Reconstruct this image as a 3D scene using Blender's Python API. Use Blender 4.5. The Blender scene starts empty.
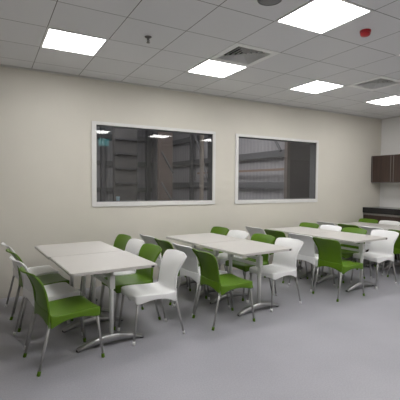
import bpy, bmesh, math, random
from mathutils import Vector, Matrix
random.seed(7)
R = math.radians
scene = bpy.context.scene
COL = scene.collection

# ------------------------------------------------------------------ constants (metres)
CAM_H = 1.49
CEIL = 3.0
WALL_Y = 5.50          # long wall with the two windows
END_X = 7.72           # end wall with the cabinets
LEFT_X = -2.6
FRONT_Y = -1.0         # wall behind the camera
TX, TY, T = 0.517, 3.974, 0.6   # ceiling grid origin and tile size

# ------------------------------------------------------------------ materials
def new_mat(name):
    m = bpy.data.materials.new(name); m.use_nodes = True
    return m, m.node_tree.nodes, m.node_tree.links, m.node_tree.nodes['Principled BSDF']

def mat(name, col, rough=0.5, metal=0.0, noise=0.0, scale=8.0, bump=0.0, spec=0.5):
    m, n, l, b = new_mat(name)
    b.inputs['Roughness'].default_value = rough
    b.inputs['Metallic'].default_value = metal
    b.inputs['Specular IOR Level'].default_value = spec
    tc = n.new('ShaderNodeTexCoord')
    tx = n.new('ShaderNodeTexNoise'); tx.inputs['Scale'].default_value = scale
    tx.inputs['Detail'].default_value = 4.0
    l.new(tc.outputs['Object'], tx.inputs['Vector'])
    rp = n.new('ShaderNodeValToRGB')
    rp.color_ramp.elements[0].position = 0.3; rp.color_ramp.elements[1].position = 0.7
    rp.color_ramp.elements[0].color = (*[c * (1 - noise) for c in col], 1)
    rp.color_ramp.elements[1].color = (*[min(1, c * (1 + noise)) for c in col], 1)
    l.new(tx.outputs['Fac'], rp.inputs['Fac'])
    l.new(rp.outputs['Color'], b.inputs['Base Color'])
    if bump:
        bp = n.new('ShaderNodeBump'); bp.inputs['Strength'].default_value = bump
        bp.inputs['Distance'].default_value = 0.002
        l.new(tx.outputs['Fac'], bp.inputs['Height']); l.new(bp.outputs['Normal'], b.inputs['Normal'])
    return m

def emit_mat(name, col, strength):
    m, n, l, b = new_mat(name)
    b.inputs['Base Color'].default_value = (.8, .8, .8, 1)
    b.inputs['Emission Color'].default_value = (*col, 1)
    b.inputs['Emission Strength'].default_value = strength
    return m

def ceiling_mat():
    m, n, l, b = new_mat('ceiling_tiles')
    b.inputs['Roughness'].default_value = 0.45
    tc = n.new('ShaderNodeTexCoord'); sp = n.new('ShaderNodeSeparateXYZ')
    l.new(tc.outputs['Object'], sp.inputs[0])
    def mth(op, a, v=None, v2=None):
        x = n.new('ShaderNodeMath'); x.operation = op
        if isinstance(a, (int, float)): x.inputs[0].default_value = a
        else: l.new(a, x.inputs[0])
        if v is not None:
            if isinstance(v, (int, float)): x.inputs[1].default_value = v
            else: l.new(v, x.inputs[1])
        return x.outputs[0]
    ds = []; ids = []
    for ax, o in (('X', TX), ('Y', TY)):
        u = mth('DIVIDE', mth('SUBTRACT', sp.outputs[ax], o - 20 * T), T)
        f = mth('FRACT', u); ids.append(mth('FLOOR', u))
        ds.append(mth('MINIMUM', f, mth('SUBTRACT', 1.0, f)))
    d = mth('MINIMUM', ds[0], ds[1])
    line = mth('LESS_THAN', d, 0.006)
    cv = n.new('ShaderNodeCombineXYZ'); l.new(ids[0], cv.inputs[0]); l.new(ids[1], cv.inputs[1])
    wn = n.new('ShaderNodeTexWhiteNoise'); wn.noise_dimensions = '3D'; l.new(cv.outputs[0], wn.inputs['Vector'])
    rp = n.new('ShaderNodeValToRGB')
    rp.color_ramp.elements[0].color = (.71, .71, .73, 1); rp.color_ramp.elements[1].color = (.75, .75, .77, 1)
    l.new(wn.outputs['Value'], rp.inputs['Fac'])
    mx = n.new('ShaderNodeMix'); mx.data_type = 'RGBA'
    l.new(line, mx.inputs['Factor']); l.new(rp.outputs['Color'], mx.inputs['A'])
    mx.inputs['B'].default_value = (.10, .10, .095, 1)
    l.new(mx.outputs['Result'], b.inputs['Base Color'])
    return m

def floor_mat():
    m, n, l, b = new_mat('floor_vinyl')
    tc = n.new('ShaderNodeTexCoord')
    t1 = n.new('ShaderNodeTexNoise'); t1.inputs['Scale'].default_value = 1.3; t1.inputs['Detail'].default_value = 3
    t2 = n.new('ShaderNodeTexNoise'); t2.inputs['Scale'].default_value = 90; t2.inputs['Detail'].default_value = 2
    for t in (t1, t2): l.new(tc.outputs['Object'], t.inputs['Vector'])
    r1 = n.new('ShaderNodeValToRGB')
    r1.color_ramp.elements[0].position = .35; r1.color_ramp.elements[1].position = .65
    r1.color_ramp.elements[0].color = (.362, .357, .390, 1); r1.color_ramp.elements[1].color = (.402, .397, .432, 1)
    l.new(t1.outputs['Fac'], r1.inputs['Fac'])
    r2 = n.new('ShaderNodeValToRGB')
    r2.color_ramp.elements[0].position = .35; r2.color_ramp.elements[1].position = .7
    r2.color_ramp.elements[0].color = (.86, .86, .87, 1); r2.color_ramp.elements[1].color = (1, 1, 1, 1)
    l.new(t2.outputs['Fac'], r2.inputs['Fac'])
    mx = n.new('ShaderNodeMix'); mx.data_type = 'RGBA'; mx.blend_type = 'MULTIPLY'; mx.inputs['Factor'].default_value = 1
    l.new(r1.outputs['Color'], mx.inputs['A']); l.new(r2.outputs['Color'], mx.inputs['B'])
    l.new(mx.outputs['Result'], b.inputs['Base Color'])
    b.inputs['Roughness'].default_value = 0.36
    b.inputs['Specular IOR Level'].default_value = 0.4
    return m

def wood_mat():
    m, n, l, b = new_mat('dark_wood_veneer')
    tc = n.new('ShaderNodeTexCoord'); mp = n.new('ShaderNodeMapping')
    mp.inputs['Scale'].default_value = (30, 30, 1.2)
    tx = n.new('ShaderNodeTexNoise'); tx.inputs['Scale'].default_value = 2.0; tx.inputs['Detail'].default_value = 6
    l.new(tc.outputs['Object'], mp.inputs['Vector']); l.new(mp.outputs['Vector'], tx.inputs['Vector'])
    rp = n.new('ShaderNodeValToRGB')
    rp.color_ramp.elements[0].position = .3; rp.color_ramp.elements[1].position = .75
    rp.color_ramp.elements[0].color = (.030, .017, .013, 1); rp.color_ramp.elements[1].color = (.070, .040, .031, 1)
    l.new(tx.outputs['Fac'], rp.inputs['Fac']); l.new(rp.outputs['Color'], b.inputs['Base Color'])
    b.inputs['Roughness'].default_value = 0.35
    return m

def corrugated_mat(name, col, axis):
    m, n, l, b = new_mat(name)
    tc = n.new('ShaderNodeTexCoord')
    wv = n.new('ShaderNodeTexWave'); wv.bands_direction = axis; wv.inputs['Scale'].default_value = 1.6
    l.new(tc.outputs['Object'], wv.inputs['Vector'])
    rp = n.new('ShaderNodeValToRGB')
    rp.color_ramp.elements[0].color = (*[c * .9 for c in col], 1); rp.color_ramp.elements[1].color = (*col, 1)
    l.new(wv.outputs['Fac'], rp.inputs['Fac']); l.new(rp.outputs['Color'], b.inputs['Base Color'])
    bp = n.new('ShaderNodeBump'); bp.inputs['Strength'].default_value = .4; bp.inputs['Distance'].default_value = .03
    l.new(wv.outputs['Fac'], bp.inputs['Height']); l.new(bp.outputs['Normal'], b.inputs['Normal'])
    b.inputs['Roughness'].default_value = .6
    return m

def glass_mat():
    m = bpy.data.materials.new('window_glass'); m.use_nodes = True
    n, l = m.node_tree.nodes, m.node_tree.links
    n.clear()
    out = n.new('ShaderNodeOutputMaterial'); mix = n.new('ShaderNodeMixShader')
    tr = n.new('ShaderNodeBsdfTransparent'); tr.inputs['Color'].default_value = (.76, .77, .79, 1)
    gl = n.new('ShaderNodeBsdfGlossy'); gl.inputs['Roughness'].default_value = 0.0
    fr = n.new('ShaderNodeFresnel')
    ge = n.new('ShaderNodeNewGeometry'); mr = n.new('ShaderNodeMapRange')      # same reflectance on both sides of the pane
    mr.inputs['To Min'].default_value = 1.55; mr.inputs['To Max'].default_value = 1 / 1.55
    l.new(ge.outputs['Backfacing'], mr.inputs['Value']); l.new(mr.outputs['Result'], fr.inputs['IOR'])
    refl_gain = n.new('ShaderNodeMath'); refl_gain.operation = 'MULTIPLY'; refl_gain.use_clamp = True; refl_gain.inputs[1].default_value = 1.7   # pane reflectance raised to brighten the mirrored lamps
    l.new(fr.outputs[0], refl_gain.inputs[0]); l.new(refl_gain.outputs[0], mix.inputs[0]); l.new(tr.outputs[0], mix.inputs[1]); l.new(gl.outputs[0], mix.inputs[2])
    l.new(mix.outputs[0], out.inputs['Surface'])
    return m

M = dict(
    wall=mat('wall_cream_paint', (.665, .633, .565), .55, noise=.012, scale=3),
    endwall=mat('wall_offwhite_paint', (.76, .75, .74), .55, noise=.012, scale=3),
    ceiling=ceiling_mat(), floor=floor_mat(), wood=wood_mat(),
    trim=mat('ceiling_trim_white', (.6, .59, .57), .5),
    frame=mat('window_frame_white', (.74, .73, .72), .4, noise=.01),
    glass=glass_mat(),
    lamp=emit_mat('led_diffuser', (1.0, .99, .97), 7.0),
    lampframe=mat('lamp_frame_white', (.75, .75, .75), .4),
    green=mat('green_plastic', (.092, .190, .006), .40, noise=.03, scale=5, spec=.35),
    white=mat('white_plastic', (.82, .82, .82), .38, noise=.015, scale=5),
    alu=mat('brushed_aluminium', (.38, .375, .37), .4, 0.6, noise=.05, scale=20),
    polished=mat('polished_aluminium', (.42, .42, .42), .28, .9, noise=.03, scale=15),
    top=mat('white_laminate', (.54, .52, .495), .42, noise=.012, scale=6),
    black=mat('black_plastic', (.012, .012, .012), .4),
    rail=mat('light_grey_steel', (.66, .66, .65), .4, .1),
    granite=mat('black_granite', (.010, .010, .012), .15, noise=.5, scale=60),
    strip=mat('aluminium_strip', (.30, .29, .28), .4, .6),
    red=mat('red_plastic', (.42, .012, .02), .35),
    speaker=mat('grey_grille', (.20, .20, .205), .6, noise=.15, scale=150),
    vent=mat('vent_grey_metal', (.88, .88, .88), .45),
    plenum=mat('vent_dark_inside', (.02, .02, .02), .8),
    brass=mat('sprinkler_metal', (.20, .19, .18), .35, .8),
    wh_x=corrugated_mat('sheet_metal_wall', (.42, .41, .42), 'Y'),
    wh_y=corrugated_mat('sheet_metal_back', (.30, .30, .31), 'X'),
    wh_dark=mat('shed_roof_dark', (.06, .06, .065), .8),
    girt=mat('steel_girt_grey', (.17, .17, .175), .55, .2),
    wh_brown=mat('shed_partition_brown', (.16, .13, .115), .7, noise=.1, scale=2),
    wh_dbrown=mat('shed_panel_dark_brown', (.065, .05, .045), .7, noise=.1, scale=2),
    wh_recess=mat('shed_recess_grey', (.085, .082, .08), .7, noise=.08, scale=2),
    wh_mid=mat('shed_panel_grey_brown', (.12, .105, .10), .7, noise=.08, scale=2),
    pipe=mat('painted_pipe', (.50, .45, .41), .5),
    wood_rail=mat('timber_rail', (.30, .21, .16), .6),
    wh_floor=mat('shed_concrete', (.22, .22, .22), .8, noise=.1, scale=2),
    sign=emit_mat('green_sign_face', (.0, .40, .42), 1.3),
    cup=mat('pale_blue_plastic', (.45, .66, .74), .4),
)

# ------------------------------------------------------------------ mesh helpers
def link(name, bm, m, parent=None, smooth=False, bevel=0):
    if bevel:
        bmesh.ops.recalc_face_normals(bm, faces=bm.faces); bm.normal_update()
        bmesh.ops.bevel(bm, geom=[e for e in bm.edges if e.calc_face_angle(0) > .5], offset=bevel, segments=2,
                        affect='EDGES', clamp_overlap=True)
    bmesh.ops.recalc_face_normals(bm, faces=bm.faces)
    me = bpy.data.meshes.new(name); bm.to_mesh(me); bm.free()
    if smooth:
        for p in me.polygons: p.use_smooth = True
    o = bpy.data.objects.new(name, me); COL.objects.link(o)
    for mm in (m if isinstance(m, (list, tuple)) else [m]): me.materials.append(mm)
    if parent: o.parent = parent
    return o

def box(bm, x0, x1, y0, y1, z0, z1, mi=0):
    vs = [bm.verts.new((x, y, z)) for x in (x0, x1) for y in (y0, y1) for z in (z0, z1)]
    for f in ((0, 1, 3, 2), (4, 6, 7, 5), (0, 4, 5, 1), (2, 3, 7, 6), (0, 2, 6, 4), (1, 5, 7, 3)):
        fc = bm.faces.new([vs[i] for i in f]); fc.material_index = mi
    return vs

def bx(*a):
    bm = bmesh.new(); box(bm, *a); return bm

def tube(bm, p0, p1, r0, r1=None, seg=14, sx=1.0):
    """capped tapered tube between two points; sx squeezes one cross axis"""
    r1 = r0 if r1 is None else r1
    p0, p1 = Vector(p0), Vector(p1); d = (p1 - p0).normalized()
    a = d.orthogonal() if abs(d.z) < .99 else Vector((1, 0, 0))
    a = (a - d * a.dot(d)).normalized(); b = d.cross(a)
    rings = []
    for p, r in ((p0, r0), (p1, r1)):
        rings.append([bm.verts.new(p + a * math.cos(t) * r * sx + b * math.sin(t) * r)
                      for t in [2 * math.pi * i / seg for i in range(seg)]])
    for i in range(seg):
        j = (i + 1) % seg
        bm.faces.new((rings[0][i], rings[0][j], rings[1][j], rings[1][i]))
    bm.faces.new(rings[0][::-1]); bm.faces.new(rings[1])

def lathe(bm, prof, seg=24, off=(0, 0, 0)):
    rings = []
    for r, z in prof:
        rings.append([bm.verts.new((off[0] + r * math.cos(2 * math.pi * i / seg), off[1] + r * math.sin(2 * math.pi * i / seg), off[2] + z)) for i in range(seg)])
    for a, b in zip(rings, rings[1:]):
        for i in range(seg):
            j = (i + 1) % seg
            bm.faces.new((a[i], a[j], b[j], b[i]))
    bm.faces.new(rings[0][::-1]); bm.faces.new(rings[-1])

def empty(name, loc=(0, 0, 0), rz=0.0):
    o = bpy.data.objects.new(name, None); COL.objects.link(o)
    o.empty_display_size = .1; o.location = loc; o.rotation_euler = (0, 0, rz)
    return o

def tag(o, label, cat, group=None):
    o['label'] = label; o['category'] = cat
    if group: o['group'] = group
    return o

def struct(o):
    o['kind'] = 'structure'; return o

def copy_tree(o, parent=None):
    c = o.copy(); COL.objects.link(c)
    if parent: c.parent = parent
    for ch in list(o.children): copy_tree(ch, c)
    return c

# ------------------------------------------------------------------ room shell
WIN = [(1.36, 3.307), (3.83, 5.714)]
WZ0, WZ1 = 1.232, 2.345
WT = 0.16
def wall_with_windows():
    bm = bmesh.new()
    xs = [LEFT_X - .2, WIN[0][0], WIN[0][1], WIN[1][0], WIN[1][1], END_X + .2]
    for i in range(5):
        if i in (1, 3):
            box(bm, xs[i], xs[i + 1], WALL_Y, WALL_Y + WT, -.1, WZ0)
            box(bm, xs[i], xs[i + 1], WALL_Y, WALL_Y + WT, WZ1, CEIL + .1)
        else:
            box(bm, xs[i], xs[i + 1], WALL_Y, WALL_Y + WT, -.1, CEIL + .1)
    bmesh.ops.remove_doubles(bm, verts=bm.verts, dist=1e-5)
    inner = {}
    for f in bm.faces:
        k = tuple(sorted(v.index for v in f.verts)); inner.setdefault(k, []).append(f)
    return bm
struct(link('wall_back', wall_with_windows(), M['wall']))
struct(link('wall_right', bx(END_X, END_X + .16, FRONT_Y - .2, WALL_Y, -.1, CEIL + .1), M['endwall']))
struct(link('wall_left', bx(LEFT_X - .16, LEFT_X, FRONT_Y - .2, WALL_Y, -.1, CEIL + .1), M['wall']))
struct(link('wall_front', bx(LEFT_X, END_X, FRONT_Y - .16, FRONT_Y, -.1, CEIL + .1), M['wall']))
struct(link('floor', bx(LEFT_X - .2, END_X + .2, FRONT_Y - .2, WALL_Y + .05, -.1, 0), M['floor']))

LIGHTS = [(c, r) for r in (0, -3, -6) for c in (0, 3, 6, 9)]
VENTS = [(3, -1), (7, -1)]
def ceiling_bm():
    """slab with tile openings left for the lamps and the air diffusers"""
    bm = bmesh.new()
    holes = {}
    for c, r in LIGHTS + VENTS: holes.setdefault(r, []).append(c)
    x0, x1 = LEFT_X - .2, END_X + .2
    ys = FRONT_Y - .2
    for r in sorted(holes):
        ya, yb = TY + r * T, TY + (r + 1) * T
        box(bm, x0, x1, ys, ya, CEIL, CEIL + .08)
        px = x0
        for c in sorted(holes[r]):
            box(bm, px, TX + c * T, ya, yb, CEIL, CEIL + .08); px = TX + (c + 1) * T
        box(bm, px, x1, ya, yb, CEIL, CEIL + .08)
        ys = yb
    box(bm, x0, x1, ys, WALL_Y + .1, CEIL, CEIL + .08)
    return bm
struct(link('ceiling', ceiling_bm(), M['ceiling']))
struct(link('trim_1', bx(LEFT_X, END_X, WALL_Y - .022, WALL_Y, CEIL - .02, CEIL), M['trim']))
struct(link('trim_2', bx(END_X - .022, END_X, FRONT_Y, WALL_Y - .022, CEIL - .02, CEIL), M['trim']))

# windows: white frame lining the opening, dark pane set in it
def window(idx, x0, x1):
    w = struct(empty('window_%d' % idx, ((x0 + x1) / 2, WALL_Y, WZ0)))
    def loc(bm):
        bmesh.ops.translate(bm, verts=bm.verts, vec=(-(x0 + x1) / 2, -WALL_Y, -WZ0)); return bm
    bm = bmesh.new(); a, tp, rt = .066, .045, .05; y0, y1 = WALL_Y - .016, WALL_Y - .001
    box(bm, x0 - a, x0, y0, y1, WZ0 - a, WZ1 + tp); box(bm, x1, x1 + rt, y0, y1, WZ0 - a, WZ1 + tp)
    box(bm, x0, x1, y0, y1, WZ0 - a, WZ0); box(bm, x0, x1, y0, y1, WZ1, WZ1 + tp)
    link('window_frame', loc(bm), M['frame'], w, bevel=.003)
    bm = bmesh.new(); e = .004; y0, y1 = WALL_Y + .002, WALL_Y + WT
    box(bm, x0, x0 + e, y0, y1, WZ0, WZ1); box(bm, x1 - e, x1, y0, y1, WZ0, WZ1)
    box(bm, x0 + e, x1 - e, y0, y1, WZ0, WZ0 + e); box(bm, x0 + e, x1 - e, y0, y1, WZ1 - e, WZ1)
    link('window_jamb', loc(bm), M['girt'], w)
    bm = bmesh.new(); y = WALL_Y + .012
    vs = [bm.verts.new(p) for p in ((x0 + .004, y, WZ0 + .004), (x1 - .004, y, WZ0 + .004), (x1 - .004, y + .010, WZ1 - .004), (x0 + .004, y + .010, WZ1 - .004))]
    bm.faces.new(vs)
    link('window_pane', loc(bm), M['glass'], w)
window(1, *WIN[0]); window(2, *WIN[1])

# ------------------------------------------------------------------ the steel shed seen through the windows
SX, SY, SZ = 8.5, 20.0, 7.0
Y0 = WALL_Y + WT
sw = struct(link('wall_shed_right', bx(SX, SX + .1, Y0, SY, 0, SZ), M['wh_x']))
for z in (.55, 1.5, 2.55, 3.65, 4.75):
    bm = bmesh.new(); box(bm, SX - .16, SX, Y0 + .02, SY - .02, z - .11, z + .11)
    link('girt', bm, M['girt'], sw)
for y in (12.6, 15.6, 18.4):
    bm = bmesh.new()
    for dx in (0, .14): box(bm, SX - .32 + dx, SX - .305 + dx, y - .07, y + .07, 0, SZ)
    box(bm, SX - .305, SX - .18, y - .008, y + .008, 0, SZ)
    link('column', bm, M['girt'], sw)
for (ya, za, yb, zb) in ((9.4, 2.6, 10.9, 4.6), (11.6, 3.3, 12.5, 4.6), (13.4, .6, 15.4, 4.2)):
    bm = bmesh.new(); tube(bm, (SX - .3, ya, za), (SX - .3, yb, zb), .045, seg=8)
    link('brace', bm, M['girt'], sw)
bm = bmesh.new(); box(bm, SX - .28, SX - .2, Y0 + 1, 15, 1.98, 2.05); link('timber_rail', bm, M['wood_rail'], sw)
sb = struct(link('wall_shed_back', bx(-3, SX, SY, SY + .1, 0, SZ), M['wh_y']))
for z in (1.2, 2.6, 4.0):
    bm = bmesh.new(); box(bm, -3, SX - .5, SY - .16, SY, z - .12, z + .12); link('girt', bm, M['girt'], sb)
for x in (4.3, 5.2, 7.7):
    bm = bmesh.new(); box(bm, x - .1, x + .1, SY - .45, SY - .17, 0, SZ); link('column', bm, M['girt'], sb)
struct(link('wall_shed_left', bx(-3.1, -3, Y0, SY, 0, SZ), M['wh_y']))
struct(link('floor_shed', bx(-3.1, SX + .1, Y0, SY + .1, -.1, 0), M['wh_floor']))
struct(link('ceiling_shed', bx(-3.1, SX + .1, Y0, SY + .1, SZ, SZ + .1), M['wh_dark']))
struct(link('wall_shed_front', bx(-3.1, SX + .1, WALL_Y + .02, Y0, CEIL + .12, SZ), M['wh_y']))
part_w = struct(link('wall_shed_partition', bx(4.50, 5.46, 15.2, 15.5, 0, SZ), M['wh_recess']))
for z in (1.55, 2.15, 2.75, 3.35):
    link('girt', bx(4.52, 5.44, 15.1, 15.2, z - .035, z + .035), M['wh_dark'], part_w)
pier = struct(link('wall_shed_pier', bx(6.42, 7.0, 15.0, 15.3, 0, SZ), M['wh_brown']))
for (xa, za, xb, zb) in ((6.45, 2.9, 7.0, 2.0), (6.45, 1.6, 7.0, .7)):
    bm = bmesh.new(); tube(bm, (xa, 14.94, za), (xb, 14.94, zb), .04, seg=8); link('brace', bm, M['girt'], pier)
pp = empty('partition_panel', (7.85, 8.15, 0))
link('lower_panel', bx(-.44, .44, -.04, .04, 0, 2.22), M['wh_dbrown'], pp)
link('upper_panel', bx(-.44, .44, -.04, .04, 2.222, 4.2), M['wh_mid'], pp)
link('edge_post', bx(-.55, -.442, -.06, .06, 0, 4.2), M['wh_brown'], pp)
tag(pp, 'tall two-tone brown partition panel behind the right half of the right-hand window', 'panel')
bm = bmesh.new(); tube(bm, (3.30, 5.86, 0), (3.30, 5.86, SZ), .038, seg=16)
tag(link('vertical_pipe', bm, M['pipe'], smooth=True), 'pale vertical pipe just behind the right end of the left window', 'pipe')
bm = bmesh.new(); lathe(bm, [(.022, 0), (.03, .06), (.031, .062), (.028, .06), (.02, .004)], 20)
cup = link('cup', bm, M['cup'], smooth=True); cup.location = (1.70, WALL_Y + .075, WZ0 + .0125)
tag(cup, 'small pale blue cup on the sill of the left window', 'cup')
def area(name, loc, rot, sx, sy, power, col=(1, 1, 1)):
    d = bpy.data.lights.new(name, 'AREA'); d.shape = 'RECTANGLE'; d.size = sx; d.size_y = sy; d.energy = power; d.color = col
    o = bpy.data.objects.new(name, d); COL.objects.link(o); o.location = loc; o.rotation_euler = rot
    return o
area('shed_fill_light', (3.2, 13, 6.6), (0, 0, 0), 3, 6, 190, (1, .98, .97))  # unseen area lights added to brighten the shed, no fittings modelled
area('shed_fill_light', (5.5, 8.6, 6.6), (0, 0, 0), 2, 3, 80, (1, .98, .97))

# ------------------------------------------------------------------ ceiling fittings
def make_light():
    root = empty('ceiling_light')
    bm = bmesh.new(); h = T / 2 - .001; g = h - .022
    for x0, x1, y0, y1 in ((-h, -g, -h, h), (g, h, -h, h), (-g, g, -h, -g), (-g, g, g, h)):
        box(bm, x0, x1, y0, y1, -.004, .05)
    link('frame', bm, M['lampframe'], root)
    bm = bx(-g, g, -g, g, .004, .02)
    link('diffuser', bm, M['lamp'], root)
    return root
LIGHT_LABEL = {
    (0, 0): 'square LED ceiling panel farthest left, near the long wall',
    (3, 0): 'square LED ceiling panel just beyond the nearer air diffuser',
    (6, 0): 'square LED ceiling panel above the right end of the right-hand window, third along the wall',
    (9, 0): 'square LED ceiling panel nearest the cabinet corner',
    (3, -3): 'largest square LED ceiling panel, beside the round speaker grille',
    (6, -3): 'square LED ceiling panel cut by the right picture edge, beyond the red alarm',
}
proto = None
for c, r in LIGHTS:
    o = make_light() if proto is None else copy_tree(proto)
    proto = proto or o
    o.location = (TX + (c + .5) * T, TY + (r + .5) * T, CEIL)
    lab = LIGHT_LABEL.get((c, r))
    if lab is None:
        lab = 'square LED ceiling panel out of view behind or left of the camera'
    tag(o, lab, 'ceiling light', 'square LED ceiling panels')

def make_vent():
    root = empty('air_diffuser')
    bm = bmesh.new(); h = T / 2 - .001; g = .225
    for x0, x1, y0, y1 in ((-h, -g, -h, h), (g, h, -h, h), (-g, g, -h, -g), (-g, g, g, h)):
        box(bm, x0, x1, y0, y1, -.004, .012)
    link('frame', bm, M['vent'], root)
    for k in range(5):
        bm = bmesh.new(); o = .222 - k * .044; i = o - .04
        lo = [bm.verts.new((sx * o, sy * o, -.002)) for sx, sy in ((-1, -1), (1, -1), (1, 1), (-1, 1))]
        hi = [bm.verts.new((sx * i, sy * i, .034)) for sx, sy in ((-1, -1), (1, -1), (1, 1), (-1, 1))]
        for a in range(4):
            b = (a + 1) % 4; bm.faces.new((lo[a], lo[b], hi[b], hi[a]))
        bmesh.ops.solidify(bm, geom=bm.faces[:], thickness=.003)
        link('louver', bm, M['vent'], root)
    link('duct_box', bx(-.28, .28, -.28, .28, .06, .075), M['plenum'], root)
    return root
for k, (c, r) in enumerate(VENTS):
    v = make_vent() if k == 0 else copy_tree(v)
    v.location = (TX + (c + .5) * T, TY + (r + .5) * T, CEIL)
    tag(v, ('square louvred air diffuser beside the second ceiling panel from the left', 'square louvred air diffuser nearest the cabinet corner')[k],
        'air vent', 'square air diffusers in the ceiling')

sp = empty('sprinkler', (TX + 1.55 * T, TY - .45 * T, CEIL))
bm = bmesh.new(); lathe(bm, [(.036, .012), (.036, -.004), (.02, -.014), (.013, -.016)], 20); link('escutcheon', bm, M['brass'], sp, True)
bm = bmesh.new(); tube(bm, (0, 0, -.014), (0, 0, -.032), .01); tube(bm, (-.013, 0, -.03), (-.007, 0, -.058), .0035, seg=8)
tube(bm, (.013, 0, -.03), (.007, 0, -.058), .0035, seg=8); tube(bm, (0, 0, -.03), (0, 0, -.058), .004, seg=8)
link('body', bm, M['brass'], sp, True)
bm = bmesh.new(); lathe(bm, [(.018, -.058), (.018, -.061)], 20); link('deflector', bm, M['brass'], sp)
tag(sp, 'small metal fire sprinkler hanging from the ceiling', 'sprinkler')

spk = empty('ceiling_speaker', (TX + 2.5 * T, TY - 2.5 * T, CEIL))
bm = bmesh.new(); lathe(bm, [(.10, .004), (.10, -.005), (.088, -.008), (.0875, -.004)], 36); link('rim', bm, M['speaker'], spk, True)
bm = bmesh.new(); lathe(bm, [(.087, -.003), (.07, -.010), (.04, -.013), (.002, -.014)], 36); link('grille', bm, M['speaker'], spk, True)
tag(spk, 'round grey ceiling speaker grille at the top edge of the photo', 'speaker')

al = empty('fire_alarm', (TX + 4.5 * T, TY - 2.47 * T, CEIL))
bm = bmesh.new(); lathe(bm, [(.05, .012), (.052, -.012), (.05, -.02)], 28); link('base', bm, M['red'], al, True)
bm = bmesh.new(); lathe(bm, [(.047, -.02), (.047, -.036), (.038, -.05), (.012, -.055)], 28); link('dome', bm, M['red'], al, True)
tag(al, 'round red fire alarm beacon on the ceiling', 'alarm')

# lit green sign hanging behind the camera; only its reflection shows in the left window
sg = empty('hanging_sign', (2.92, .10, 2.69))
link('housing', bx(-.17, .17, -.014, .014, 0, .22), M['lampframe'], sg)
link('face', bx(-.155, .155, .014, .018, .012, .208), M['sign'], sg)
for sx in (-.1, .1):
    bm = bmesh.new(); tube(bm, (sx, 0, .22), (sx, 0, .31), .004, seg=8); link('hanger', bm, M['alu'], sg)
tag(sg, 'small lit green hanging sign mirrored in the left window', 'sign')

# ------------------------------------------------------------------ cabinets at the end wall
WY = WALL_Y - .004
CX = END_X - .003
def wall_cabinet(y1, w, label):
    y0 = y1 - w
    c = empty('wall_cabinet', (CX, (y0 + y1) / 2, 1.58)); h = w / 2 - .001
    bm = bmesh.new(); box(bm, -.305, 0, -h, h, 0, .576)
    link('body', bm, M['wood'], c)
    d = link('door', bx(-.325, -.306, -h + .002, h - .002, .004, .572), M['wood'], c, bevel=.0015)
    for s in (-1, 1):
        link('edge_pull', bx(-.328, -.3255, s * (h - .03) - .005, s * (h - .03) + .005, .01, .566), M['strip'], d)
    link('light_rail', bx(-.31, 0, -h, h, -.018, -.0005), M['strip'], c)
    tag(c, label, 'cabinet', 'dark brown wall cabinets')
wall_cabinet(WY, .50, 'dark brown wall cabinet in the corner, touching the long cream wall')
wall_cabinet(WY - .50, .50, 'dark brown wall cabinet second from the corner, at the right picture edge')
wall_cabinet(WY - 1.00, .50, 'dark brown wall cabinet third from the corner')
CT = 1.035
def base_cabinet(y1, w, label):
    y0 = y1 - w
    c = empty('base_cabinet', (CX, (y0 + y1) / 2, 0)); h = w / 2 - .001
    bm = bmesh.new(); box(bm, -.53, 0, -h, h, .1, CT - .125); box(bm, -.48, 0, -h, h, 0, .1)
    link('body', bm, M['wood'], c)
    for s in (-1, 1):
        link('door', bx(-.55, -.531, (-h + .002 if s < 0 else .002), (-.002 if s < 0 else h - .002), .11, CT - .165), M['wood'], c, bevel=.0015)
    link('grip_strip', bx(-.552, -.531, -h, h, CT - .16, CT - .127), M['strip'], c)
    tag(c, label, 'cabinet', 'dark brown base cabinets')
base_cabinet(WY, .9, 'dark brown base cabinet in the corner under the black worktop')
base_cabinet(WY - .9, .9, 'dark brown base cabinet second from the corner under the black worktop')
bm = bx(CX - .575, CX, WY - 1.8, WY, CT - .12, CT)
tag(link('worktop', bm, M['granite'], bevel=.004), 'thick black stone worktop under the wall cabinets', 'worktop')

# ------------------------------------------------------------------ tables
TW, TL, TH = .81, .86, .74
def rounded_slab(bm, hx, hy, z0, z1, r=.035, n=5):
    pts = []
    for cx, cy, a0 in ((hx - r, hy - r, 0), (-hx + r, hy - r, 90), (-hx + r, -hy + r, 180), (hx - r, -hy + r, 270)):
        for k in range(n + 1):
            a = R(a0 + 90 * k / n); pts.append((cx + r * math.cos(a), cy + r * math.sin(a)))
    lo = [bm.verts.new((x, y, z0)) for x, y in pts]; hi = [bm.verts.new((x, y, z1)) for x, y in pts]
    m = len(pts)
    for i in range(m):
        j = (i + 1) % m; bm.faces.new((lo[i], lo[j], hi[j], hi[i]))
    bm.faces.new(lo[::-1]); bm.faces.new(hi)

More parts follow.
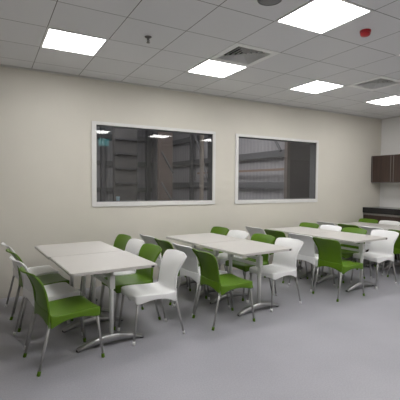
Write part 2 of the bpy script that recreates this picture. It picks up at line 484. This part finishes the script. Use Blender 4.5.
def make_table():
    root = empty('canteen_table')
    bm = bmesh.new(); rounded_slab(bm, TW / 2, TL / 2, TH - .028, TH)
    link('tabletop', bm, M['top'], root, bevel=.004)
    bm = bx(TW / 2 - .075, TW / 2 - .04, -TL / 2 - .0015, -TL / 2 + .012, TH - .026, TH - .006)
    link('edge_catch', bm, M['black'], root, bevel=.002)
    for s in (-1, 1):
        y = s * (TL / 2 - .16)
        bm = bmesh.new(); tube(bm, (0, y, .05), (0, y, TH - .045), .025, seg=20, sx=.8)
        link('post', bm, M['rail'], root, True)
        # cast foot: a low arch, deep in the middle and thin at its two tips
        bm = bmesh.new(); prev = None; n = 16; L = .315
        for k in range(n + 1):
            t = -1 + 2 * k / n; x = t * L
            top = .078 * (1 - abs(t) ** 1.6) + .030; bot = .034 * (1 - t * t) + .006
            w = .036 - .010 * abs(t)
            ring = [bm.verts.new((x, y + dy, z)) for dy, z in ((-w, bot), (w, bot), (w, top - .012), (w * .55, top), (-w * .55, top), (-w, top - .012))]
            if prev:
                for i in range(6):
                    j = (i + 1) % 6; bm.faces.new((prev[i], prev[j], ring[j], ring[i]))
            else: bm.faces.new(ring[::-1])
            prev = ring
        bm.faces.new(prev)
        foot = link('foot', bm, M['polished'], root, True)
        for e in (-1, 1):
            bm = bmesh.new(); lathe(bm, [(.019, 0), (.022, .006), (.018, .016)], 14, (e * (L - .012), y, 0))
            link('glide', bm, M['black'], foot, True)
        bm = bmesh.new(); box(bm, -.28, .28, y - .02, y + .02, TH - .046, TH - .0285)
        link('top_bracket', bm, M['rail'], root, bevel=.003)
    yy = TL / 2 - .16 - .034
    for z in (.612, .535):
        link('stretcher_rail', bx(-.014, .014, -yy - .012, yy + .012, z, z + .034), M['rail'], root, bevel=.003)
    for s in (-1, 1):
        link('post_clamp', bx(-.025, .025, s * (yy + .034) - .034, s * (yy + .034) + .034, .525, .655), M['rail'], root, bevel=.003)
    return root

# near-edge centre, rotation of the row (degrees, counter-clockwise seen from above)
ROWS = [((0.995, 3.28), 3.4), ((2.80, 3.38), 5.0), ((4.73, 3.47), 3.5), ((6.49, 3.60), 2.0)]
ROWTXT = ['leftmost table row', 'second table row', 'third table row', 'rightmost table row']
tproto = None
for r, ((ox, oy), a) in enumerate(ROWS):
    ca, sa = math.cos(R(a)), math.sin(R(a))
    for k in range(2):
        s = TL / 2 + k * (TL + .003); t = -.012 if (r == 0 and k == 1) else 0
        o = make_table() if tproto is None else copy_tree(tproto)
        tproto = tproto or o
        o.location = (ox - s * sa + t * ca, oy + s * ca + t * sa, 0); o.rotation_euler = (0, 0, R(a))
        tag(o, 'white-topped table of the %s, %s' % (ROWTXT[r], ('at the near end', 'at the end towards the long wall')[k]), 'table',
            'white canteen tables in four rows')

# ------------------------------------------------------------------ chairs
# profile of the one-piece moulded shell: x, z, half width, flange depth
PROF = [(.236, .424, .172, .050), (.225, .437, .202, .076), (.185, .443, .212, .086), (.09, .440, .214, .056), (-.02, .433, .214, .044),
        (-.10, .430, .212, .058), (-.160, .432, .208, .088), (-.188, .438, .204, .108), (-.203, .457, .198, .118), (-.208, .492, .190, .100),
        (-.214, .540, .182, .022), (-.224, .590, .180, .018), (-.242, .648, .191, .017), (-.266, .702, .212, .016), (-.298, .750, .221, .016),
        (-.328, .782, .210, .015), (-.346, .798, .172, .014)]
NU = 10
def build_shell():
    bm = bmesh.new(); n = len(PROF)
    grid = []; norms = []
    for i, (x, z, w, fl) in enumerate(PROF):
        a, b = PROF[max(0, i - 1)], PROF[min(n - 1, i + 1)]
        tan = Vector((b[0] - a[0], 0, b[1] - a[1])).normalized()
        nor = Vector((tan.z, 0, -tan.x))         # seat: up, back: towards the sitter
        if i == 0: nor = Vector((.25, 0, 1)).normalized()
        row = []
        back = max(0, min(1, (z - .46) / .1))
        for k in range(NU + 1):
            u = -1 + 2 * k / NU
            p = Vector((x, u * w, z)) + nor * ((.012 + .014 * back) * u * u)
            if i == 0: p += Vector((-.012 * abs(u) ** 3, 0, 0))
            if i == n - 1: p -= tan * (.034 * abs(u) ** 3)
            if i == n - 2: p -= tan * (.014 * abs(u) ** 4)
            row.append(bm.verts.new(p))
        grid.append(row); norms.append(Vector((.12 if i == 0 else 0, 0, 1)).normalized() if z < .515 else nor)
    for i in range(n - 1):
        for k in range(NU):
            bm.faces.new((grid[i][k], grid[i][k + 1], grid[i + 1][k + 1], grid[i + 1][k]))
    # rim turned down all round
    rim = []
    for i in range(n): rim.append((grid[i][NU], norms[i], PROF[i][3], Vector((0, 1, 0))))
    for k in range(NU - 1, -1, -1):
        rim.append((grid[n - 1][k], norms[n - 1], .014, Vector((0, (-1 + 2 * k / NU), 0))))
    for i in range(n - 2, -1, -1): rim.append((grid[i][0], norms[i], PROF[i][3], Vector((0, -1, 0))))
    for k in range(1, NU):
        u = -1 + 2 * k / NU
        rim.append((grid[0][k], norms[0], .024 + .028 * abs(u) ** 1.6, Vector((.6, 0, 0))))
    r1 = []; r2 = []
    for v, nor, d, out in rim:
        r1.append(bm.verts.new(v.co - nor * .008 + out * .003)); r2.append(bm.verts.new(v.co - nor * d + out * .006))
    m = len(rim)
    for i in range(m):
        j = (i + 1) % m
        bm.faces.new((rim[j][0], rim[i][0], r1[i], r1[j])); bm.faces.new((r1[j], r1[i], r2[i], r2[j]))
    bmesh.ops.recalc_face_normals(bm, faces=bm.faces)
    me = bpy.data.meshes.new('shell_tmp'); bm.to_mesh(me); bm.free()
    o = bpy.data.objects.new('shell_tmp', me); COL.objects.link(o)
    so = o.modifiers.new('s', 'SOLIDIFY'); so.thickness = .005; so.offset = 0
    sb_ = o.modifiers.new('d', 'SUBSURF'); sb_.levels = 2; sb_.render_levels = 2
    dg = bpy.context.evaluated_depsgraph_get()
    ev = o.evaluated_get(dg); em = bpy.data.meshes.new_from_object(ev)
    bpy.data.objects.remove(o)
    return em

def split_shell(em, name, keep):
    """one half of the moulded shell as its own mesh, keeping the smooth normals across the join"""
    vn = [Vector(v.normal) for v in em.vertices]
    ids = {}; verts = []; nrm = []; faces = []
    for p in em.polygons:
        c = p.center
        if keep(c):
            f = []
            for vi in p.vertices:
                if vi not in ids:
                    ids[vi] = len(verts); verts.append(em.vertices[vi].co[:]); nrm.append(vn[vi])
                f.append(ids[vi])
            faces.append(f)
    me = bpy.data.meshes.new(name); me.from_pydata(verts, [], faces)
    for p in me.polygons: p.use_smooth = True
    me.normals_split_custom_set_from_vertices(nrm)
    return me
shell = build_shell()
is_back = lambda c: (c.z - .462) - .9 * (c.x + .19) > 0 and c.x < -.12 and c.z > .44
seat_me = split_shell(shell, 'seat', lambda c: not is_back(c))
back_me = split_shell(shell, 'backrest', is_back)

def make_chair(kind):
    m = M[kind]
    root = empty('canteen_chair')
    for nm, me in (('seat', seat_me), ('backrest', back_me), ('rear_apron', apron_me)):
        mm = me.copy(); mm.materials.clear(); mm.materials.append(m)
        o = bpy.data.objects.new(nm, mm); COL.objects.link(o); o.parent = root
    for x0, z0, x1 in ((.196, .418, .250), (-.186, .408, -.285)):
        for s in (-1, 1):
            top = Vector((x0, s * .188, z0)); foot = Vector((x1, s * .206, 0))
            bm = bmesh.new(); tube(bm, top, foot.lerp(top, .03), .0125, .0108, seg=14)
            lg = link('leg', bm, M['alu'], root, True)
            bm = bmesh.new(); d = (foot - top).normalized()
            tube(bm, foot.lerp(top, .085), foot, .0135, .0152, seg=14)
            for v in bm.verts: v.co.z = max(0.0, v.co.z)
            link('foot_cap', bm, m, lg, True)
    return root

def rear_apron_mesh():
    """curved skirt closing the shell under the backrest, arched between the rear legs"""
    bm = bmesh.new(); prev = None; n = 14
    for k in range(n + 1):
        u = -1 + 2 * k / n
        x = -.206 + .010 * u * u; y = u * .204
        zt = .478; zb = .352 + .052 * (1 - abs(u) ** 2.2)
        ring = [bm.verts.new(p) for p in ((x, y, zt), (x - .004, y, zt - .012), (x - .009, y, zb + .01), (x - .008, y, zb), (x - .002, y, zb), (x + .004, y, zt - .01))]
        if prev:
            for i in range(6):
                j = (i + 1) % 6; bm.faces.new((prev[i], prev[j], ring[j], ring[i]))
        else: bm.faces.new(ring[::-1])
        prev = ring
    bm.faces.new(prev)
    bmesh.ops.recalc_face_normals(bm, faces=bm.faces)
    me = bpy.data.meshes.new('rear_apron'); bm.to_mesh(me); bm.free()
    for p in me.polygons: p.use_smooth = len(p.vertices) == 4
    return me
apron_me = rear_apron_mesh()
protos = {}
def chair(kind, x, y, rz, label):
    if kind not in protos: o = protos[kind] = make_chair(kind)
    else: o = copy_tree(protos[kind])
    o.location = (x, y, 0); o.rotation_euler = (0, 0, R(rz))
    tag(o, label, 'chair', '%s chairs at the canteen tables' % kind)
    return o

ORD = ['nearest the camera', 'second from near end', 'third from near end', 'nearest the long wall']
# per row and side: colours from the near end, distance along the row, sideways offset from the row's middle line, extra turn
CH = {
    (0, 'L'): (('green', 'white', 'green', 'white'), (.12, .69, 1.16, 1.67), (-.42, -.435, -.42, -.42), (6, 6, 4, 4)),
    (0, 'R'): (('white', 'green', 'white', 'green'), (.23, .70, 1.175, 1.66), (.42, .38, .39, .42), (-1, 3, 1, 2)),
    (1, 'L'): (('green', 'white', 'green', 'white'), (.16, .64, 1.12, 1.60), (-.51, -.48, -.48, -.46), (-4, 1, -2, 2)),
    (1, 'R'): (('white', 'green', 'white', 'green'), (.28, .77, 1.30, 1.82), (.355, .35, .34, .39), (2, 0, 0, 0)),
    (2, 'L'): (('green', 'white', 'green', 'white'), (.13, .64, 1.17, 1.66), (-.53, -.48, -.47, -.46), (-2, 2, -1, 1)),
    (2, 'R'): (('white', 'green', 'white', 'green'), (.24, .70, 1.170, 1.655), (.42, .30, .30, .30), (1, 0, 0, 0)),
    (3, 'L'): (('green', 'white', 'green', 'white'), (.12, .62, 1.12, 1.62), (-.47, -.46, -.46, -.45), (2, -2, 1, -1)),
    (3, 'R'): ((None, None, 'white', 'green'), (.26, .70, 1.16, 1.635), (.31, .31, .30, .30), (0, 0, 0, 0)),
}
for (r, side), (cols, ss, ts, turn) in CH.items():
    (ox, oy), a = ROWS[r]; ca, sa = math.cos(R(a)), math.sin(R(a))
    for k in range(4):
        if cols[k] is None: continue            # wholly outside the photo
        s, t = ss[k], ts[k]
        x, y = ox - s * sa + t * ca, oy + s * ca + t * sa
        rz = a + (0 if side == 'L' else 180) + turn[k]
        lab = '%s plastic chair, %s, %s side of the %s' % (cols[k], ORD[k], 'left' if side == 'L' else 'right', ROWTXT[r])
        chair(cols[k], x, y, rz, lab)

# ------------------------------------------------------------------ world, camera, colour management
w = bpy.data.worlds.new('world'); scene.world = w; w.use_nodes = True
w.node_tree.nodes['Background'].inputs[0].default_value = (.02, .02, .022, 1)
w.node_tree.nodes['Background'].inputs[1].default_value = .3

cd = bpy.data.cameras.new('camera'); cam = bpy.data.objects.new('camera', cd); COL.objects.link(cam)
yaw, pitch, roll, f = .5092, .0394, .0075, 379.2
cy, sy, cp, sp_ = math.cos(yaw), math.sin(yaw), math.cos(pitch), math.sin(pitch)
F = Vector((sy * cp, cy * cp, -sp_)); Rt = Vector((cy, -sy, 0)); U = Rt.cross(F)
R2 = Rt * math.cos(roll) + U * math.sin(roll); U2 = -Rt * math.sin(roll) + U * math.cos(roll)
cam.matrix_world = Matrix(((R2.x, U2.x, -F.x, 0), (R2.y, U2.y, -F.y, 0), (R2.z, U2.z, -F.z, CAM_H), (0, 0, 0, 1)))
cd.sensor_fit = 'HORIZONTAL'; cd.sensor_width = 36; cd.lens = f / 400 * 36
cd.clip_start = .05; cd.clip_end = 100
scene.camera = cam
vs = scene.view_settings
scene.display_settings.display_device = 'sRGB'
vs.view_transform = 'Standard'; vs.look = 'None'; vs.gamma = 1.0; vs.exposure = 1.2; vs.use_curve_mapping = False
